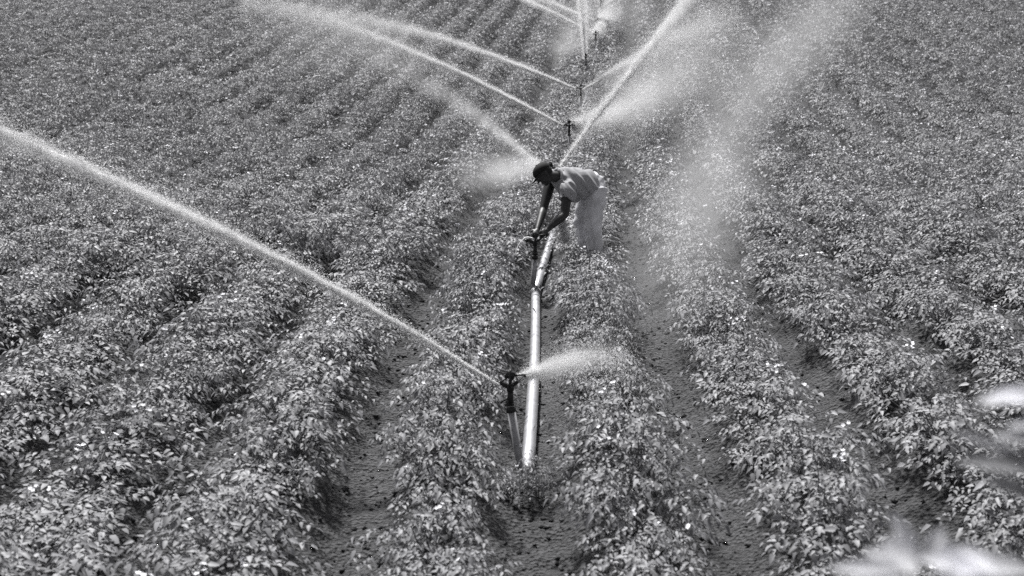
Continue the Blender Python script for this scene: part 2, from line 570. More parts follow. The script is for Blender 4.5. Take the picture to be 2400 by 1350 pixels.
# everything else: one mesh of crop
Vs, F3, F4, Ts, MI3, MI4 = [], [], [], [], [], []
vo = 0
rest = [i for i in range(n) if i not in indset and keep[i]]
for i in rest:
    vi = int(RG.integers(NV))
    if zc[i] < 17: d, hi = near_var[vi][0], True
    elif zc[i] < 30: d, hi = mid_var[vi], False
    else: d, hi = far_var[vi], False
    V, Fc, T = leaflets_to_mesh(*d, hi=hi)
    c_, s_ = math.cos(rz[i]), math.sin(rz[i])
    x = V[:, 0] * sx[i]; y = V[:, 1] * sy[i]; z = V[:, 2] * sz[i]
    V = np.stack([x * c_ - y * s_ + PX[i], x * s_ + y * c_ + PY[i], z + PZ[i]], -1)
    Vs.append(V); Ts.append(np.clip(T + tone_off[i], 0, 1))
    F3.append(Fc[0] + vo); MI3.append(np.zeros(len(Fc[0])))
    if hi:
        F4.append(Fc[1] + vo)
    vo += len(V)
    nfl = int(RG.choice([0, 1, 2, 3], p=[.40, .34, .18, .08]))
    for j in range(nfl):
        fr = .015 if zc[i] < 17 else (.020 if zc[i] < 30 else .024)
        hh = (.46 + .05 * RG.random()) * sz[i]
        FV, FF = flower_geo(RG, (PX[i] + RG.normal(0, .16), PY[i] + RG.normal(0, .12), PZ[i] + hh), int(RG.integers(1, 4)) if zc[i] > 17 else int(RG.integers(2, 6)), fr)
        Vs.append(FV); Ts.append(np.ones(len(FV))); F3.append(FF + vo); MI3.append(np.ones(len(FF)))
        vo += len(FV)
F3 = np.concatenate(F3); MI3 = np.concatenate(MI3)
fl_ = [F3]; mi = [MI3]
if F4:
    F4 = np.concatenate(F4); fl_.append(F4); mi.append(np.zeros(len(F4)))
me = np_mesh('potato_crop', np.concatenate(Vs), fl_, np.concatenate(Ts), np.concatenate(mi))
o = link('potato_crop', me, [M['leaf'], M['petal']])
tag(o, 'rows of flowering potato plants running away up the field', None, None, 'stuff')

# ------------------------------------------------------------------ pipeline
PR = 0.047
SPY = [7.62, 12.45, 17.5, 22.6, 27.9, 33.3, 36.9, 39.9, 43.2]         # distances of the risers
pipe_ctrl = [at(1234, 1100, 8.05), at(1241, 900, 9.9)]
def pipe_xy(y):
    if y < 12.45:
        return .105 + (y - 7.5) * .030
    return float(np.interp(y, [12.45, 17.5, 22.6, 27.9, 33.3, 36.9, 39.9, 43.2, 60], [.255, .70, 1.13, 1.60, 2.13, 2.50, 2.82, 3.2, 5.0]))
def pipe_z(y):
    return float(hz(y)) + PR + .02
pipe_lab = ['bare aluminium pipe length with the capped end nearest the camera', 'aluminium pipe length running behind the bending man and his riser',
            'thin bright pipe length showing just above the bending man', 'pipe length half hidden among plants beyond the second working sprinkler',
            'pipe length between the plants below the straight upright jet', 'pipe length near the top of the picture beyond the upright jet',
            'short distant pipe length between the two far spraying heads', 'farthest pipe length at the top edge of the field']
ends = [7.42] + SPY[1:]
for i in range(8):
    y0, y1 = ends[i], ends[i + 1]
    ys = np.linspace(y0, y1 - .03, 14)
    P = []
    for j, y in enumerate(ys):
        tt = j / 13
        bow = .03 * math.sin(tt * math.pi) * (1 if i == 0 else .3)
        P.append((pipe_xy(y) + bow * .6, y, pipe_z(y) + .02 * math.sin(tt * math.pi * 2)))
    root = empty('irrigation_pipe', P[0])
    tag(root, pipe_lab[i], 'pipe', 'aluminium irrigation pipe lengths laid along one furrow')
    inv = P[0]
    mb = MB(); mb.tube(P, PR, 24); mb.build('tube', M['alu'], root, invloc=inv)
    # coupler sleeve, latch
    d = (Vector(P[1]) - Vector(P[0])).normalized()
    a = Vector(P[0]); e = Vector(P[-1])
    mb = MB()
    if i == 0:
        mb.tube([a - d * .035, a - d * .03, a + d * .05, a + d * .055], [PR * .85, PR - .002, PR + .002, PR + .001], 24)
        mb.build('end_cap', M['galv'], root, invloc=inv)
    e2 = (Vector(P[-1]) - Vector(P[-2])).normalized()
    mb = MB()
    mb.tube([e - e2 * .13, e - e2 * .125, e - e2 * .02, e - e2 * .015], [PR + .001, PR + .008, PR + .008, PR + .001], 24)
    mb.tube([e - e2 * .10, e - e2 * .03], [PR + .013, PR + .013], 20)
    mb.build('coupler', M['galv'], root, invloc=inv)
    mb = MB()
    mb.tube([e - e2 * .02 + Vector((0.02, 0, PR + .01)), e - e2 * .09 + Vector((0.0, 0, PR + .035)), e - e2 * .16 + Vector((-.01, 0, PR + .015))], .006, 8)
    mb.build('latch', M['iron'], root, invloc=inv)

# ------------------------------------------------------------------ sprinklers
def build_sprinkler(base, top, jetdir, label, parent_scale=1.0):
    """riser from base to top, impact head on top turned so that the main nozzle faces jetdir (horizontal vector)"""
    base = Vector(base); top = Vector(top)
    root = empty('sprinkler', base)
    Kh = 1.3
    tag(root, label, 'sprinkler', 'sprinklers on risers along the pipe')
    ax = (top - base).normalized()
    def L(v):
        v = Vector(v)
        return (v - base) if (v - top).dot(ax) < 0 else (top + (v - top) * Kh - base)
    mb = MB(); 
    mb.tube([L(base - ax * .05), L(base + ax * .02), L(top - ax * .015)], [.023, .026, .029], 16)
    mb.tube([L(base - ax * .03), L(base + ax * .035)], [.029, .026], 16)
    mb.build('riser', M['galv'], root)
    mb = MB()
    mb.tube([L(top - ax * .05), L(top - ax * .048), L(top - ax * .012), L(top - ax * .01)], [.028, .034, .034, .029], 8)
    mb.tube([L(top - ax * .006), L(top - ax * .004), L(top + ax * .028), L(top + ax * .03)], [.020, .027, .027, .020], 6)
    mb.build('coupling', M['iron'], root)
    j = Vector(jetdir); j.z = 0; j.normalize()
    s = Vector((-j.y, j.x, 0))
    c = top + Vector((0, 0, .03))
    mb = MB()
    mb.tube([L(c - Vector((0, 0, .02))), L(c + Vector((0, 0, .05)))], [.021, .020], 12)
    mb.tube([L(c + Vector((0, 0, .05))), L(c + Vector((0, 0, .085)))], [.025, .027], 12)
    # bridge frame of the head
    mb.tube([L(c + Vector((0, 0, .07)) + s * .016), L(c + Vector((0, 0, .11)) + s * .03), L(c + Vector((0, 0, .155)) + s * .022), L(c + Vector((0, 0, .165))),
             L(c + Vector((0, 0, .155)) - s * .022), L(c + Vector((0, 0, .11)) - s * .03), L(c + Vector((0, 0, .07)) - s * .016)], .0085, 8)
    mb.tube([L(c + Vector((0, 0, .08))), L(c + Vector((0, 0, .165)))], [.006, .006], 8)
    mb.build('head_body', M['iron'], root)
    mb = MB()
    up = Vector((0, 0, 1))
    a0 = c + up * .065
    mb.tube([L(a0), L(a0 + j * .035 + up * .018), L(a0 + j * .065 + up * .036), L(a0 + j * .068 + up * .038)], [.016, .016, .0135, .008], 12)
    mb.build('nozzle', M['iron'], root)
    mb = MB()
    mb.tube([L(a0), L(a0 - j * .035 + up * .03), L(a0 - j * .058 + up * .05)], [.014, .012, .009], 10)
    mb.build('rear_nozzle', M['iron'], root)
    mb = MB()
    b0 = c + up * .130
    mb.box(L(b0 - j * .0 + up * .005), (.062, .040, .050), Matrix.Rotation(math.atan2(j.y, j.x), 3, 'Z') @ Matrix.Rotation(-.35, 3, 'Y'))
    mb.tube([L(b0), L(b0 + j * .045 - up * .028 + s * .012), L(b0 + j * .075 - up * .045)], [.007, .006, .006], 8)
    mb.tube([L(b0 + j * .06 - up * .05), L(b0 + j * .085 - up * .035)], [.012, .012], 6)
    mb.tube([L(b0 - j * .02), L(b0 - j * .06 + up * .006), L(b0 - j * .082 + up * .002)], [.007, .007, .013], 8)
    mb.build('swing_arm', M['iron'], root)
    mb = MB()
    mb.tube([L(c + up * .02 - s * .004), L(c + j * .035 - up * .006), L(c + j * .05 - up * .018)], [.006, .006, .009], 8)
    mb.build('counterweight', M['iron'], root)
    # coil spring
    mb = MB()
    sp = [L(c + up * (.088 + .036 * k / 40) + j * .011 * math.cos(k * .9) + s * .011 * math.sin(k * .9)) for k in range(41)]
    mb.tube(sp, .0018, 5)
    mb.build('spring', M['galv'], root)
    return root

heads = []    # world position of nozzle
# (px,py of head middle, riser number, direction, label)
hspec = [
    (1196, 950, 7.62, (-1, .05), 'nearest sprinkler on a grey riser throwing the long jet left'),
    (1254, 597, 12.45, (-1, -.1), 'idle sprinkler on a riser gripped in the hands of the bending man'),
    (1290, 420, 17.4, (.6, .8), 'working sprinkler hidden behind the head and back of the man'),
    (1334, 312, 22.6, (-1, .1), 'small dark sprinkler above the man, bright spray at its right side'),
    (1361, 222, 27.9, (-1, .1), 'dark sprinkler where two jets leave in a wide V'),
    (1373, 148, 33.3, (-.05, 1), 'sprinkler at the foot of the upright white jet'),
    (1396, 92, 36.9, (-1, .1), 'distant sprinkler just right of the upright jet, lowest of the far three'),
    (1401, 60, 39.9, (-1, .1), 'distant sprinkler with a round burst of spray, middle of the far three'),
    (1408, 14, 43.2, (.6, .6), 'farthest sprinkler at the very top edge of the view'),
]
for px_, py_, yy, jd, lab in hspec:
    zc_ = yy / (CT - (py_ - 675) / F * ST)
    top = at(px_, py_, zc_)
    bx = pipe_xy(yy) + (-.055 if yy < 8 else -.03)
    base = (bx, yy - (.04 if yy < 8 else 0), float(hz(yy)) + .10)
    if yy < 8:
        base = tuple(at(1219, 1088, 8.02))
    build_sprinkler(base, top, (jd[0], jd[1], 0), lab)
    heads.append(top)

# ------------------------------------------------------------------ water
TET = np.array([[1, 1, 1], [1, -1, -1], [-1, 1, -1], [-1, -1, 1]], float) / 1.3
TETF = np.array([[0, 1, 2], [0, 3, 1], [0, 2, 3], [1, 3, 2]])
def droplets(P, R, name):
    n = len(P)
    # random orientation by quaternion
    q = norm(RG.normal(0, 1, (n, 4)))
    w_, x, y, z = q.T
    Rm = np.stack([1 - 2 * (y * y + z * z), 2 * (x * y - z * w_), 2 * (x * z + y * w_),
                   2 * (x * y + z * w_), 1 - 2 * (x * x + z * z), 2 * (y * z - x * w_),
                   2 * (x * z - y * w_), 2 * (y * z + x * w_), 1 - 2 * (x * x + y * y)], -1).reshape(n, 3, 3)
    V = np.einsum('nij,kj->nki', Rm, TET) * R[:, None, None] + P[:, None, :]
    Fc = (TETF[None] + 4 * np.arange(n)[:, None, None]).reshape(-1, 3)
    return V.reshape(-1, 3), Fc

def water(name, label, cat, ctrl, n, s0, s1, rad, tpow=1.0, spow=1.2, fall=0.0, fallp=.3, core=0.0, core_end=0.3, side=1.0, group=None, tend=1.0, fade=0.0, drift=(0, 0, 0)):
    """ctrl world points; droplet cloud round the arc, spread growing from s0 to s1, a share falling below it"""
    C = catmull(ctrl, 200)
    t_ = RG.random(n) ** tpow * tend
    if fade:
        keep_ = RG.random(n) > np.clip((t_ / tend) * fade, 0, 1) ** 1.5
        t_ = t_[keep_]
    m_ = len(t_)
    idx = t_ * 199
    i0 = np.minimum(idx.astype(int), 198)
    fr = (idx - i0)[:, None]
    P = C[i0] * (1 - fr) + C[i0 + 1] * fr
    T = norm(C[i0 + 1] - C[i0])
    A = norm(np.cross(T, np.array([0, 0, 1.]))); B = np.cross(A, T)
    sg = (s0 + (s1 - s0) * t_ ** spow)[:, None]
    # lumpy along the stream: water leaves in pulses
    pulse = .75 + .5 * vnoise(t_ * 60, np.full(m_, 3.), len(name))[:, None]
    heavy = np.where(RG.random((m_, 1)) < .28, 2.1, .62)
    st_ = RG.integers(0, 5, m_) * 13.7
    lw = np.linalg.norm(C[-1] - C[0])
    wob = np.stack([vnoise(t_ * lw * 7 / (s0 + s1) ** .3 * .35, st_, 5) - .5, vnoise(t_ * lw * 9 / (s0 + s1) ** .3 * .35, st_ + 5, 6) - .5], -1)
    P = P + (A * wob[:, :1] + B * wob[:, 1:]) * sg * 2.6
    P = P + (A * RG.normal(0, 1, (m_, 1)) * side + B * RG.normal(0, 1, (m_, 1))) * sg * heavy * (.7 + .3 * pulse)
    if fall:
        f = RG.random(m_) < fallp * t_ ** .7
        dz = -RG.exponential(fall, m_) * t_ * f
        P[:, 2] += dz
        P[:, 0] += RG.normal(0, .15, m_) * np.abs(dz) - dz * drift[0]
        P[:, 1] += RG.normal(0, .15, m_) * np.abs(dz) - dz * drift[1]
    gz = hz(P[:, 1]) + .12
    ok = P[:, 2] > gz
    P = P[ok]
    R = rad * np.exp(RG.normal(0, .35, len(P)))
    V, Fc = droplets(P, R, name)
    org = np.array(ctrl[0])
    V = V - org
    faces = [Fc]
    if core:
        k = int(200 * core_end); ring = 8
        CC = C[:k] - org
        TT = norm(np.gradient(C[:k], axis=0))
        AA = norm(np.cross(TT, np.array([0, 0, 1.]))); BB = np.cross(AA, TT)
        rr = core * (1 + 1.2 * np.linspace(0, 1, k)) * (1 + (.3 + 1.2 * np.linspace(0, 1, k)) * (vnoise(np.arange(k) * .9, np.zeros(k), 4) - .5)) * np.clip((1 - np.linspace(0, 1, k)) * 3, .05, 1)
        an = np.linspace(0, 2 * np.pi, ring, endpoint=False)
        CV = (CC[:, None] + (AA[:, None] * np.cos(an)[None, :, None] + BB[:, None] * np.sin(an)[None, :, None]) * rr[:, None, None]).reshape(-1, 3)
        q0 = (np.arange(k - 1)[:, None] * ring + np.arange(ring)[None]).ravel()
        q1 = (np.arange(k - 1)[:, None] * ring + (np.arange(ring)[None] + 1) % ring).ravel()
        faces = [Fc, np.stack([q0, q1, q1 + ring, q0 + ring], -1) + len(V)]
        V = np.concatenate([V, CV])
    me = np_mesh(name, V, faces)
    o = link(name, me, M['water'])
    o.location = org
    tag(o, label, cat, group)
    return o


def W_(*pts):
    return [at(*p) for p in pts]

def mnode(t, op, a, b=None, clamp=False):
    n = t.nodes.new('ShaderNodeMath'); n.operation = op; n.use_clamp = clamp
    for i, v in enumerate((a, b)):
        if v is None: continue
        if isinstance(v, (int, float)): n.inputs[i].default_value = v
        else: t.links.new(v, n.inputs[i])
    return n.outputs[0]

def fog(parent, name, ctrl, s0, s1, p, tau0, k=0.0, endf=.3, startf=.0, nscale=2.0, namp=.8, label=None, cat=None, group=None, kind=None, flat=1.0):
    """soft body of spray round a parabola through first, middle and last control point: scattering volume, densest on the axis"""
    C = catmull(ctrl, 101)
    P0, Pm, P2 = C[0], C[50], C[100]
    Lc = np.linalg.norm(P2 - P0)
    ex = (P2 - P0) / Lc
    off = Pm - (P0 + P2) / 2
    xm = np.dot(Pm - P0, ex)
    dev = (Pm - P0) - ex * xm
    if np.linalg.norm(dev) < 1e-4: dev = np.array([0, 0, 1e-3])
    ref = dev - 0
    ey = ref / np.linalg.norm(ref)
    ez = np.cross(ex, ey)
    Y = np.linalg.norm(dev)
    bq = Y / max(xm * (Lc - xm), 1e-6)          # y = bq x (L-x)
    # domain tube
    ts = np.linspace(0, 1.04, 24)
    mb = MB()
    pts, rad = [], []
    for tt in ts:
        x = tt * Lc
        sg = s0 + (s1 - s0) * max(tt, 0) ** p
        pts.append((x, bq * x * (Lc - x), 0)); rad.append((2.3 * sg, 2.3 * sg * flat))
    mb.tube(pts, rad, 14, flat=(0, 0, 1))
    m, t, b = new_mat(name)
    t.nodes.remove(b)
    tcx = t.nodes.new('ShaderNodeTexCoord')
    sp = t.nodes.new('ShaderNodeSeparateXYZ')
    t.links.new(tcx.outputs['Object'], sp.inputs[0])
    X_, Y_, Z_ = sp.outputs
    tt = mnode(t, 'DIVIDE', X_, Lc, True)
    sg = mnode(t, 'ADD', mnode(t, 'MULTIPLY', mnode(t, 'POWER', tt, p), s1 - s0), s0)
    yc = mnode(t, 'MULTIPLY', mnode(t, 'MULTIPLY', X_, mnode(t, 'SUBTRACT', Lc, X_)), bq)
    dy = mnode(t, 'DIVIDE', mnode(t, 'SUBTRACT', Y_, yc), flat)
    r2 = mnode(t, 'ADD', mnode(t, 'MULTIPLY', dy, dy), mnode(t, 'MULTIPLY', Z_, Z_))
    q = mnode(t, 'DIVIDE', r2, mnode(t, 'MULTIPLY', sg, sg))
    gs = mnode(t, 'EXPONENT', mnode(t, 'MULTIPLY', q, -.75))
    gs = mnode(t, 'SUBTRACT', gs, .02, True)
    den = mnode(t, 'DIVIDE', gs, mnode(t, 'MULTIPLY', sg, 2.2))
    den = mnode(t, 'MULTIPLY', den, mnode(t, 'MULTIPLY', mnode(t, 'EXPONENT', mnode(t, 'MULTIPLY', tt, -k)), tau0))
    if endf:
        den = mnode(t, 'MULTIPLY', den, mnode(t, 'DIVIDE', mnode(t, 'SUBTRACT', 1.0, tt), endf, True))
    den = mnode(t, 'MULTIPLY', den, mnode(t, 'GREATER_THAN', X_, 0.0))
    if startf:
        den = mnode(t, 'MULTIPLY', den, mnode(t, 'DIVIDE', tt, startf, True))
    nz = t.nodes.new('ShaderNodeTexNoise'); nz.inputs['Scale'].default_value = nscale; nz.inputs['Detail'].default_value = 3
    t.links.new(tcx.outputs['Object'], nz.inputs['Vector'])
    nn = mnode(t, 'ADD', mnode(t, 'MULTIPLY', mnode(t, 'SUBTRACT', nz.outputs['Fac'], .5), 4.5 * namp), 1.0)
    den = mnode(t, 'MULTIPLY', den, mnode(t, 'MAXIMUM', nn, 0.05))
    pv = t.nodes.new('ShaderNodeVolumeScatter')
    pv.inputs['Color'].default_value = (.985, .985, .99, 1)
    pv.inputs['Anisotropy'].default_value = .25
    t.links.new(den, pv.inputs['Density'])
    t.links.new(pv.outputs[0], t.nodes['Material Output'].inputs['Volume'])
    R = Matrix((ex, ey, ez)).transposed().to_4x4()
    o = mb.build(name, m, None, smooth=False)
    R.translation = Vector(P0)
    if parent is not None:
        o.parent = parent
        R.translation = Vector(P0) - parent.location
        o.matrix_local = R
    else:
        o.matrix_world = R
        tag(o, label, cat, group, kind)
    diag = max(o.dimensions) if max(o.dimensions) > 0 else Lc
    want = .7 * (s0 + s1) / 2
    m.cycles.volume_step_rate = max(.01, min(1.0, want * 10 / max(Lc, .1)))
    return o

GJ = 'long jets thrown by the working sprinklers'
GM = 'fine spray and mist from the sprinklers'
# J1
c = W_((1169, 903, 7.92), (850, 714, 7.95), (470, 523, 8.0), (0, 305, 8.1), (-260, 215, 8.2), (-560, 150, 8.3))
j = water('water_jet', 'long thick white jet crossing the left half from the nearest sprinkler', 'water jet',
      c, 100000, .0035, .058, .0021, tpow=.9, spow=1.05, fall=.25, fallp=.10, core=.010, core_end=.75, group=GJ)
fog(j, 'spray_sheath', c, .0065, .058, 1.0, 1.1, .9, .02, nscale=9, namp=.5)
c = W_((1211, 889, 7.98), (1290, 862, 8.1), (1370, 842, 8.3), (1480, 834, 8.7))
j = water('water_spray', 'short bright fan of spray right of the nearest sprinkler, across the pipe', 'spray',
      c, 26000, .004, .080, .0014, tpow=1.9, spow=.9, fall=.12, fallp=.5, group=GM)
fog(j, 'spray_cone', c, .014, .095, .8, 3.8, 4.0, .5, nscale=8, namp=.6)
# J3
c = W_((1312, 393, 17.4), (1400, 270, 18.6), (1480, 168, 20), (1556, 70, 21.5), (1640, -40, 23), (1760, -170, 25))
j = water('water_jet', 'jet rising from behind the man toward the upper right', 'water jet',
      c, 80000, .010, .085, .0034, tpow=.9, fall=1.0, fallp=.15, core=.016, core_end=.6, group=GJ, drift=(.2, 0))
fog(j, 'spray_sheath', c, .014, .12, .9, 1.0, .6, .02, nscale=4, namp=.5)
c = W_((1264, 388, 17.4), (1190, 343, 17.7), (1070, 240, 18.3), (960, 165, 19), (820, 110, 19.6))
j = water('water_spray', 'broad cone of spray behind the head of the man, fading up left', 'spray',
      c, 14000, .03, .20, .0022, tpow=1.25, spow=.8, fall=.5, fallp=.5, group=GM, fade=.9)
fog(j, 'spray_cone', c, .035, .17, .9, .8, 2.2, .7, nscale=2.2, namp=.7)
fog(None, 'mist', W_((1262, 392, 17.3), (1185, 398, 17.2), (1120, 406, 17.0), (1050, 414, 16.9)), .08, .24, .7, 1.0, .6, .6, nscale=2.5,
    label='pale mist drifting left of the capped head over the plants', kind='stuff')
# J4
c = W_((1322, 296, 22.6), (1190, 228, 22.7), (1060, 165, 22.8), (900, 96, 23.1), (760, 42, 23.6), (660, 16, 24.2), (560, 14, 24.8))
j = water('water_jet', 'long thin jet thrown left by the small sprinkler above the man', 'water jet',
      c, 100000, .009, .14, .0034, tpow=1.0, spow=1.5, fall=1.2, fallp=.22, core=.015, core_end=.5, group=GJ, fade=.8)
fog(j, 'spray_sheath', c, .015, .14, 1.5, .8, 1.5, .3, nscale=3, namp=.5)
c = W_((1342, 297, 22.6), (1400, 285, 22.8), (1500, 225, 23.4), (1640, 140, 24.5))
j = water('water_spray', 'bright burst of spray right of the small sprinkler above the man', 'spray',
      c, 40000, .03, .45, .0030, tpow=1.7, spow=.8, fall=.5, fallp=.5, group=GM)
fog(j, 'spray_cone', c, .05, .42, .9, 2.0, 2.9, .5, nscale=1.6, namp=.6)
# J5
c = W_((1350, 209, 27.9), (1200, 149, 28), (1000, 80, 28.3), (850, 46, 28.8), (740, 38, 29.4))
j = water('water_jet', 'left arm of the V of jets, thin and fading out at the top left', 'water jet',
      c, 50000, .012, .14, .0040, tpow=1.0, spow=1.4, fall=1.0, fallp=.25, core=.015, core_end=.45, group=GJ, fade=.8)
fog(j, 'spray_sheath', c, .016, .19, 1.4, .8, 1.4, .35, nscale=2.5, namp=.5)
c = W_((1367, 211, 27.9), (1480, 145, 28.2), (1600, 78, 28.8), (1720, 30, 29.5))
j = water('water_jet', 'right arm of the V of jets, meeting the jet from behind the man', 'water jet',
      c, 40000, .012, .30, .0036, tpow=1.0, spow=1.1, fall=1.0, fallp=.3, core=.015, core_end=.4, group=GJ)
fog(j, 'spray_sheath', c, .016, .26, 1.1, .8, 1.6, .4, nscale=2.5, namp=.5)
# J6
c = W_((1372, 138, 33.3), (1369, 90, 32.3), (1366, 40, 31.2), (1362, -20, 30.0), (1356, -90, 28.8))
j = water('water_jet', 'upright white jet rising straight to the top edge', 'water jet',
      c, 20000, .025, .085, .0042, tpow=.9, spow=.9, core=.012, core_end=.5, group=GJ)
fog(j, 'spray_sheath', c, .03, .12, .9, .9, .1, .02, nscale=3, namp=.3)
fog(None, 'mist', W_((1372, 70, 34.9), (1345, 100, 34.7), (1310, 130, 34.5), (1275, 155, 34.3)), .30, .50, .8, .45, 0.0, .6, .3, nscale=1.4,
    label='mist patch low at the left of the upright jet', kind='stuff')
# far ones
c = W_((1392, 80, 36.9), (1370, 68, 36.9), (1300, 33, 37), (1230, -1, 37.2), (1120, -50, 37.5))
j = water('water_jet', 'lower of two thin parallel jets at the top edge, left of the upright jet', 'water jet',
      c, 14000, .018, .08, .0045, core=.010, core_end=.6, group=GJ)
fog(j, 'spray_sheath', c, .02, .10, 1, 1.6, .5, .05, nscale=3, namp=.4)
c = W_((1394, 50, 39.9), (1350, 32, 39.9), (1270, -2, 40), (1180, -38, 40.3))
j = water('water_jet', 'upper of two thin parallel jets at the top edge, left of the upright jet', 'water jet',
      c, 12000, .018, .10, .0048, core=.010, core_end=.6, group=GJ)
fog(j, 'spray_sheath', c, .02, .14, 1, 1.4, .5, .05, nscale=3, namp=.4)
c = W_((1402, 30, 42), (1420, 14, 42), (1440, -4, 42.2), (1480, -36, 42.8))
water('water_jet', 'faint short jet leaning right at the top edge right of the upright jet', 'water jet',
      c, 9000, .018, .06, .0048, core=.009, core_end=.6, group=GJ)
c = W_((1404, 47, 39.7), (1415, 42, 39.6), (1430, 36, 39.5), (1460, 30, 39.2))
j = water('water_spray', 'small bright burst of spray beside the middle far sprinkler', 'spray',
      c, 6000, .05, .25, .0045, tpow=1.6, spow=.7, group=GM)
fog(j, 'spray_cone', c, .08, .42, .8, 2.6, 2.6, .4, nscale=2, namp=.4)
c = W_((1410, 55, 36.8), (1403, 72, 36.6), (1396, 88, 36.4))
j = water('water_spray', 'small plume falling below the lowest of the far sprinklers', 'spray',
      c, 6000, .05, .16, .0045, group=GM)
fog(j, 'spray_cone', c, .08, .18, .8, 1.6, 0, .2, nscale=2, namp=.4)
c = W_((1410, 10, 43), (1414, -2, 43), (1418, -14, 43.2))
j = water('water_spray', 'tiny plume at the top edge beside the farthest sprinkler', 'spray',
      c, 3000, .05, .15, .005, group=GM)
fog(j, 'spray_cone', c, .08, .2, .8, 1.4, 0, .2, nscale=2, namp=.4)
# wide veils
fog(None, 'mist', W_((2000, -40, 25.5), (1900, 65, 22.8), (1790, 195, 19.2), (1690, 330, 17), (1590, 475, 14.2), (1500, 600, 12.0)), .60, .20, 1, .14, .2, .55, .12, nscale=.8, namp=.35,
    label='wide slanting curtain of falling spray across the right half', kind='stuff')
fog(None, 'mist', W_((1700, 330, 15.5), (1640, 480, 12.6), (1590, 640, 10.3), (1500, 780, 8.7)), .42, .30, 1, .13, 0, .4, .2, nscale=1.0, namp=.4,
    label='faint veil of spray over the furrow right of the man', kind='stuff')
fog(None, 'mist', W_((1400, 290, 22), (1520, 190, 23.5), (1650, 130, 25), (1760, 80, 27)), .4, 1.0, 1, .20, 0, .4, .15, nscale=.9, namp=.4,
    label='thin haze of spray between the long jets right of the V', kind='stuff')
fog(None, 'mist', W_((1030, 140, 24.6), (880, 90, 25.5), (740, 70, 26.6), (600, 70, 27.6)), .5, .8, 1, .12, 0, .3, .2, nscale=1.0,
    label='soft haze of fallen spray under the fading jets, upper left', kind='stuff')
fog(None, 'mist', W_((1250, 50, 38.5), (1330, 30, 38.5), (1430, 30, 38.5), (1560, 30, 38.5)), .5, .8, 1, .22, 0, .3, .3, nscale=.9,
    label='pale haze of spray round the far sprinklers at the top', kind='stuff')
# leak at the coupler behind the hands and the trickle
water('water_leak', 'bright white gush of leaking water beside the pipe behind his hands', 'water leak',
      W_((1313, 500, 13.15), (1316, 520, 13.12), (1319, 545, 13.1), (1326, 566, 13.05)), 14000, .010, .022, .0030, spow=.8)
mb = MB()
tr_ = catmull(W_((1248, 557, 12.55), (1232, 556, 12.5), (1216, 572, 12.45), (1206, 600, 12.4)), 24)
mb.tube([tuple(p - tr_[0]) for p in tr_], [.0045] * 20 + [.004, .003, .003, .002], 6)
o = mb.build('water_trickle', M['water']); o.location = tr_[0]
tag(o, 'thin curved trickle of water falling left of his hands', 'water trickle')

# ------------------------------------------------------------------ the man
def remesh(mb, name, mat, parent, org, vox=.010, smooth=4, disp=None, sub=0):
    bmesh.ops.translate(mb.bm, verts=mb.bm.verts, vec=-Vector(org))
    me = mb.mesh(name + '_src')
    o = bpy.data.objects.new(name + '_src', me)
    COL.objects.link(o)
    r = o.modifiers.new('r', 'REMESH'); r.mode = 'VOXEL'; r.voxel_size = vox
    s = o.modifiers.new('s', 'SMOOTH'); s.iterations = smooth; s.factor = .5
    dg = bpy.context.evaluated_depsgraph_get()
    me2 = bpy.data.meshes.new_from_object(o.evaluated_get(dg))
    bpy.data.objects.remove(o)
    me2.name = name
    me2.materials.clear()
    if disp is not None:
        nv = len(me2.vertices)
        co = np.empty(nv * 3, np.float32); me2.vertices.foreach_get('co', co); co = co.reshape(-1, 3)
        no = np.empty(nv * 3, np.float32); me2.vertices.foreach_get('normal', no); no = no.reshape(-1, 3)
        co = co + no * disp(co + np.array(org, np.float32))[:, None]
        me2.vertices.foreach_set('co', co.ravel().astype(np.float32))
        me2.update()
    return link(name, me2, mat, parent, True)

# joints (near side = his left, towards the camera)
J = {}
J['pelvis'] = at(1388, 436, 13.42)
J['waist'] = at(1362, 428, 13.32)
J['chest'] = at(1330, 424, 13.18)
J['neck'] = at(1303, 414, 13.06)
J['shN'] = at(1330, 441, 12.98)
J['shF'] = at(1290, 427, 13.28)
J['elN'] = at(1324, 502, 12.92)
J['elF'] = at(1273, 492, 13.16)
J['wrN'] = at(1282, 538, 12.78)
J['wrF'] = at(1259, 538, 12.92)
J['hipN'] = at(1396, 452, 13.34)
J['hipF'] = at(1380, 447, 13.56)
J['knN'] = at(1391, 540, 13.22)
J['knF'] = at(1364, 525, 13.58)
J['anN'] = at(1398, 622, 13.30)
J['anF'] = at(1376, 612, 13.56)
root_loc = np.array([J['anN'][0], J['anN'][1], float(ground_z(J['anN'][0], J['anN'][1]))])
man = empty('person', root_loc)
tag(man, 'man in dark cap, pale shirt and light trousers bending over the pipe riser', 'person')
ORG = root_loc
V3 = lambda a: Vector(a)
def lerp(a, b_, s): return a * (1 - s) + b_ * s

# head frame
hc = at(1276, 409, 13.02)                       # head centre
fwd = Vector((-.72, -.22, -.66)).normalized()
side_l = Vector((-.25, -.95, .05)); side_l = (side_l - fwd * side_l.dot(fwd)).normalized()   # his left, to the camera
upv = side_l.cross(fwd); upv = upv if upv.z > 0 else -upv
HM = Matrix((fwd, side_l, upv)).transposed()     # columns fwd, side, up
def hp(f, s, u): return V3(hc) + fwd * f + side_l * s + upv * u

body = MB()
# torso and neck core
body.tube([J['pelvis'], J['waist'], J['chest'], lerp(J['chest'], J['neck'], .6)], [(.12, .15), (.11, .14), (.13, .165), (.10, .15)], 20)
body.tube([J['chest'], J['neck'], tuple(hp(-.02, 0, -.05))], [.075, .060, .056], 16)
